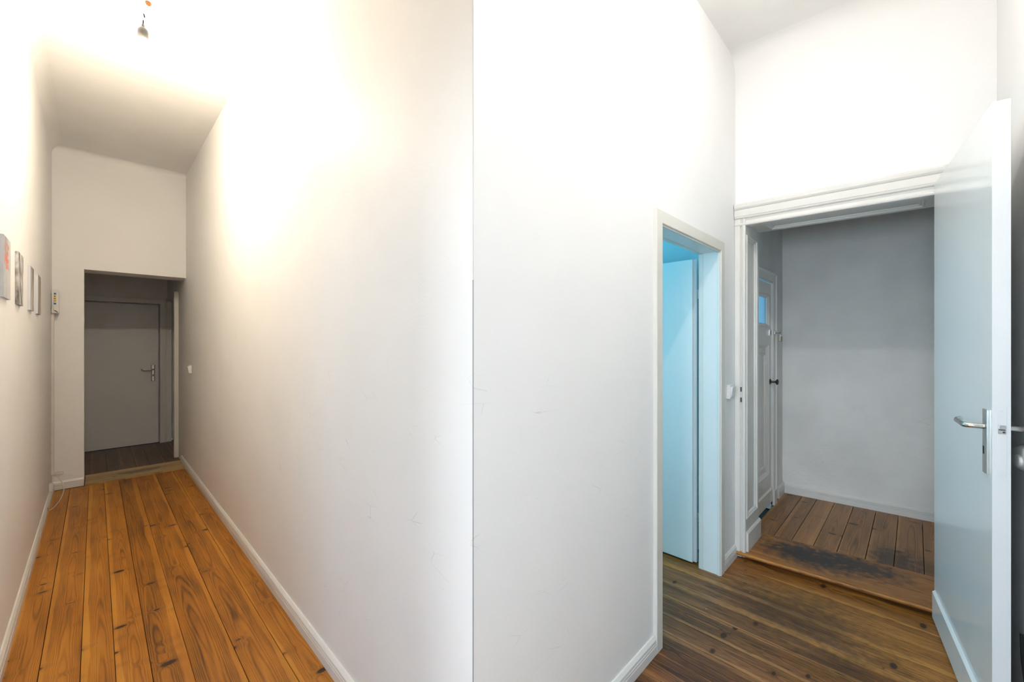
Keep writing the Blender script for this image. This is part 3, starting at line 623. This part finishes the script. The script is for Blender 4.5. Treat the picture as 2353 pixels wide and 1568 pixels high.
# ------------------------------------------------------------------ door_4 and door_5 in the little room
d4 = empty('door_4', 'closed flush grey-white door seen through the corridor end opening', 'door', 'structure')
DY = 7.72
cp4 = [(0.0, -0.003), (0.0, 0.016), (0.004, 0.020), (0.066, 0.020), (0.070, 0.016), (0.070, -0.001)]
m = MB(); m.sweep(frame_sweep(cp4, [(-0.245, DY, 0), (-0.245, DY, 1.985), (0.648, DY, 1.985), (0.648, DY, 0)], (0, -1, 0), [(-1, 0, 0), (0, 0, 1), (1, 0, 0)])); m.build('casing', 'trim', d4)
MB().box(-0.262, 0.655, DY, DY + 0.12, 1.985, 2.0).box(-0.262, -0.245, DY, DY + 0.12, 0, 1.985).box(0.648, 0.655, DY, DY + 0.12, 0, 1.985).build('lining', 'trim', d4)
MB().box(-0.238, 0.632, DY + 0.004, DY + 0.044, 0.010, 1.968).build('leaf', 'grey_leaf', d4, bevel=0.0015)
MB().box(-0.243, -0.238, DY + 0.090, DY + 0.110, 0.0, 1.97).box(0.632, 0.646, DY + 0.090, DY + 0.110, 0.0, 1.97).box(-0.243, 0.646, DY + 0.090, DY + 0.110, 1.968, 1.984).build('seal', 'trim', d4)
handle(lambda u, n, z: (u, DY + 0.004 - n, z), d4, 'steel', 1.055, 0.575)
d5 = empty('door_5', 'dim grey-white door glimpsed in the side doorway beyond the corridor', 'door', 'structure')
MB().box(0.79, 1.595, DY + 0.002, DY + 0.04, 0.010, 2.025).build('leaf', 'grey_leaf', d5, bevel=0.0015)
MB().lathe([(0.0, 0.0), (0.018, 0.0), (0.018, 0.006), (0.010, 0.010), (0.010, 0.035), (0.020, 0.042), (0.022, 0.05), (0.014, 0.058), (0.0, 0.06)], (0.835, DY + 0.002, 1.03), (0, -1, 0), 16).build('door_knob', 'dark_metal', d5, smooth=True)
t2 = empty('trim_2', 'pale casing standing at the near jamb of the side doorway', 'door casing', 'structure')
MB().box(XA - 0.042, XA + 0.14, 6.585, 6.66, 0, 2.075).build('side_casing', 'cream', t2, bevel=0.002)
MB().box(XA - 0.012, XA + 0.14, 6.66, 7.715, 2.03, 2.09).build('head_casing', 'trim', t2, bevel=0.002)

# ------------------------------------------------------------------ pendant bulbs
def pendant(loc, bulb_mat, label, suffix=''):
    x, y, z = loc            # z = bulb centre
    e = empty('pendant_bulb' + suffix, label, 'light bulb')
    R = 0.030
    prof = [(0.0, -R)] + [(R * math.sin(t), -R * math.cos(t)) for t in [math.pi * k / 12 for k in range(1, 10)]] + [(0.0175, R * 0.95), (0.0135, R * 1.25), (0.0, R * 1.25)]
    MB().lathe(prof, (x, y, z), (0, 0, 1), 20).build('bulb' + suffix, bulb_mat, e, smooth=True)
    MB().lathe([(0.0225, 0.0), (0.0240, 0.004), (0.0235, 0.045), (0.021, 0.056), (0.014, 0.066), (0.006, 0.071), (0.0, 0.071), (0.0, 0.066), (0.012, 0.05), (0.0205, 0.04), (0.0205, 0.0), (0.0225, 0.0)], (x, y, z + 0.024), (0, 0, 1), 24).build('lamp_holder', 'socket', e, smooth=True)
    MB().lathe([(0.0, 0.0), (0.0075, 0.0), (0.0055, 0.018), (0.003, 0.020), (0.0, 0.020)], (x, y, z + 0.093), (0, 0, 1), 12).build('cord_grip', 'socket', e)
    zt = z + 0.112
    MB().tube([(x, y, zt - 0.004), (x + 0.0008, y, zt + 0.012), (x + 0.001, y, zt + 0.024)], 0.0028, 8).build('wire', 'soot', e)
    MB().tube([(x + 0.004, y, zt + 0.035), (x + 0.006, y, zt + 0.045), (x + 0.001, y, zt + 0.066)], 0.0032, 8).build('wire', 'soot', e)
    m = MB(); m.tube([(x + 0.005, y, zt + 0.026), (x - 0.008, y + 0.002, zt + 0.031), (x - 0.022, y + 0.003, zt + 0.030)], 0.0055, 8); m.tube([(x + 0.001, y, zt + 0.022), (x + 0.004, y, zt + 0.038)], 0.004, 8); m.build('cable_tie', 'plastic', e)
    m = MB(); m.tube([(x - 0.003, y, zt + 0.062), (x + 0.012, y, zt + 0.082)], 0.009, 6); m.build('terminal_block', 'plastic', e)
    MB().tube([(x + 0.010, y, zt + 0.080), (x + 0.006, y, zt + 0.092), (x + 0.014, y, zt + 0.105), (x + 0.022, y, H - 0.006)], 0.0014, 6).build('blue_wire', 'blue_port', e)
    MB().tube([(x + 0.013, y, zt + 0.080), (x + 0.018, y, zt + 0.098), (x + 0.024, y, H - 0.006)], 0.0014, 6).build('brown_wire', 'orange', e)
    MB().lathe([(0.0, 0.0), (0.010, 0.0), (0.014, 0.008), (0.012, 0.016), (0.0, 0.016)], (x + 0.022, y, H - 0.0155), (0, 0, 1), 12).build('ceiling_hook', 'orange', e)
    at_base(e, (x, y, H)); return e
pendant((0.187, 3.075, 3.112), 'bulb_left', 'bare glowing bulb hanging from wires in the narrow corridor')
pendant((1.50, 0.27, 3.112), 'bulb_hall', 'bare glowing bulb hanging in the hall before the bathroom door', '_offscreen')

# ------------------------------------------------------------------ four small canvases on the left wall
pics = [(2.865, 0.21, 'small canvas print with grey face and red lettering, closest to the doorway end',
         print_mat('print_red', ((0.30, 0.31, 0.33), (0.50, 0.51, 0.52), (0.62, 0.62, 0.62)), 7, (1.78, 1.90, 2.89, 3.02, (0.62, 0.16, 0.10)))),
        (3.365, 0.2, 'small canvas print of dark building lines, second along the corridor wall', print_mat('print_lines', ((0.05, 0.05, 0.055), (0.38, 0.36, 0.34), (0.66, 0.65, 0.64)), 26)),
        (3.93, 0.2, 'small pale grey canvas print, third along the corridor wall', print_mat('print_pale', ((0.20, 0.18, 0.16), (0.45, 0.42, 0.39), (0.56, 0.54, 0.52)), 12)),
        (4.42, 0.2, 'small brownish canvas print, last of the four towards the router', print_mat('print_brown', ((0.13, 0.10, 0.08), (0.38, 0.32, 0.27), (0.52, 0.48, 0.43)), 15))]
for y, wd, lab, mt in pics:
    e = empty('canvas_print', lab, 'picture', None, 'four small canvas prints on the corridor wall')
    zb, zt = 1.648, 1.925
    MB().box(XL + 0.0005, XL + 0.0115, y, y + wd, zb, zt).build('stretcher_frame', mt if 3.2 < y < 3.5 else 'grey_side', e)
    MB().box(XL + 0.011, XL + 0.0125, y + 0.0005, y + wd - 0.0005, zb + 0.0005, zt - 0.0005).build('printed_face', mt, e)
    at_base(e, (XL, y + wd / 2, zb))

# ------------------------------------------------------------------ router, duct, cables
rt = empty('wifi_router', 'white router mounted in the corner above the cable duct, ports outward', 'router')
ry = 5.84
MB().box(XL + 0.003, XL + 0.050, ry, ry + 0.13, 1.722, 1.945).build('body', 'plastic', rt, bevel=0.004)
MB().box(XL + 0.0, XL + 0.004, ry + 0.02, ry + 0.11, 1.76, 1.91).build('wall_bracket', 'dark_metal', rt)
for z, mt in ((1.906, 'blue_port'), (1.882, 'yellow'), (1.860, 'yellow'), (1.838, 'yellow'), (1.812, 'blue_port')):
    p_ = MB().box(XL + 0.019, XL + 0.035, ry - 0.0015, ry + 0.002, z - 0.009, z + 0.009).build('port', mt, rt)
    MB().box(XL + 0.021, XL + 0.028, ry - 0.0025, ry, z - 0.004, z + 0.004).build('port_hole', 'black', p_)
MB().tube([(XL + 0.026, ry - 0.001, 1.838), (XL + 0.018, ry - 0.02, 1.833), (XL + 0.015, ry - 0.02, 1.79), (XL + 0.02, ry - 0.006, 1.74)], 0.0025, 8).build('patch_cable', 'cable', rt)
m = MB(); m.tube([(XL + 0.018, ry - 0.002, 1.748), (XL + 0.03, ry - 0.012, 1.744), (XL + 0.044, ry - 0.004, 1.728)], 0.003, 8); m.build('power_plug', 'dark_cable', rt)
at_base(rt, (XL, ry + 0.06, 1.722))
du = empty('cable_duct', 'cream cable duct running down the corner below the router', 'cable duct')
MB().box(XL, XL + 0.020, ry + 0.025, ry + 0.055, 0.175, 1.722).build('duct', 'duct', du, bevel=0.002)
MB().box(XL, XL + 0.075, YE - 0.016, YE, 0.150, 0.178).build('duct_branch', 'duct', du, bevel=0.002)
at_base(du, (XL, ry, 0.15))
sb = empty('junction_box', 'small white junction box low on the wall beneath the cable duct', 'junction box')
MB().box(XL, XL + 0.022, 5.60, 5.665, 0.085, 0.150).build('box', 'plastic', sb, bevel=0.003)
MB().box(XL + 0.0215, XL + 0.0245, 5.612, 5.653, 0.097, 0.138).build('cover', 'plastic', sb, bevel=0.001)
at_base(sb, (XL, 5.63, 0.085))
def bez(p, n=10):
    out = []
    P = [Vector(p[0])] + [Vector(q) for q in p] + [Vector(p[-1])]
    for i in range(1, len(P) - 2):
        for k in range(n):
            t = k / n; out.append(0.5 * ((2 * P[i]) + (-P[i - 1] + P[i + 1]) * t + (2 * P[i - 1] - 5 * P[i] + 4 * P[i + 1] - P[i + 2]) * t * t + (-P[i - 1] + 3 * P[i] - 3 * P[i + 1] + P[i + 2]) * t ** 3))
    return out + [P[-1]]
tag(MB().tube(bez([(XL + 0.012, ry + 0.04, 0.176), (XL + 0.05, ry + 0.02, 0.135), (XL + 0.085, ry - 0.02, 0.06), (XL + 0.075, 5.62, 0.008), (XL + 0.045, 5.35, 0.006), (XL + 0.024, 5.2, 0.03), (XL + 0.019, 5.12, 0.078)]), 0.0036, 8).build('loose_cable', 'cable', smooth=True),
    'pale cable looping from the duct to the baseboard corner', 'cable')

# ------------------------------------------------------------------ switches
def switch(label, o, u, n, w=0.080, h=0.086, dp=0.030):
    e = empty('light_switch', label, 'light switch'); o = Vector(o); u = Vector(u); n = Vector(n); k = Vector((0, 0, 1))
    def bx(a0, a1, z0, z1, d0, d1, d2=None, d3=None):
        d2 = d1 if d2 is None else d2
        return MB().add([o + u * a + k * z + n * d for a, z, d in ((a0, z0, d0), (a1, z0, d0), (a1, z1, d0), (a0, z1, d0), (a0, z0, d1), (a1, z0, d1), (a1, z1, d2), (a0, z1, d2))],
                        [(0, 1, 2, 3), (4, 5, 6, 7), (0, 1, 5, 4), (1, 2, 6, 5), (2, 3, 7, 6), (3, 0, 4, 7)])
    bx(-w / 2, w / 2, -h / 2, h / 2, 0, dp * 0.75).build('housing', 'plastic', e, bevel=0.003)
    bx(-w * 0.36, w * 0.36, -h * 0.38, h * 0.38, dp * 0.7, dp * 0.85, dp * 1.15).build('rocker', 'plastic', e, bevel=0.0015)
    at_base(e, o - k * h / 2)
switch('white rocker switch beside the bathroom door frame', (2.893, YB, 1.125), (1, 0, 0), (0, -1, 0), 0.078, 0.09, 0.034)
switch('small white switch low on the corridor wall near the end opening', (XA, 5.62, 1.150), (0, 1, 0), (-1, 0, 0))

# ------------------------------------------------------------------ fitting and cable behind the open leaf
ph = empty('wall_handset', 'rounded white wall-mounted handset behind the open entrance door', 'handset')
def oval(cx_, cz_, a_, b_, tilt, y0, y1, inset):
    rings = []
    for y, k in ((y0, 0.0), (y0 + (y1 - y0) * 0.6, 0.0), (y0 + (y1 - y0) * 0.9, inset * 0.45), (y1, inset)):
        rings.append([(cx_ + (a_ - k) * math.cos(t) * math.cos(tilt) - (b_ - k) * math.sin(t) * math.sin(tilt), y, cz_ + (a_ - k) * math.cos(t) * math.sin(tilt) + (b_ - k) * math.sin(t) * math.cos(tilt)) for t in [2 * math.pi * j / 32 for j in range(32)]])
    return MB().sweep(rings)
oval(2.310, 1.036, 0.165, 0.044, -0.16, YS, YS + 0.030, 0.012).build('shell', 'plastic', ph, smooth=True)
oval(2.260, 1.034, 0.060, 0.022, -0.16, YS + 0.028, YS + 0.038, 0.006).build('button', 'plastic', ph, smooth=True)
at_base(ph, (2.31, YS, 0.985))
tag(MB().tube(bez([(2.42, YS + 0.006, 0.36), (2.38, YS + 0.008, 0.29), (2.33, YS + 0.008, 0.24), (2.26, YS + 0.008, 0.20), (2.05, YS + 0.008, 0.16), (1.7, YS + 0.008, 0.10), (1.5, YS + 0.008, 0.005)]), 0.006, 8).build('black_cable', 'dark_cable', smooth=True),
    'black cable trailing down the wall behind the open entrance door', 'cable')
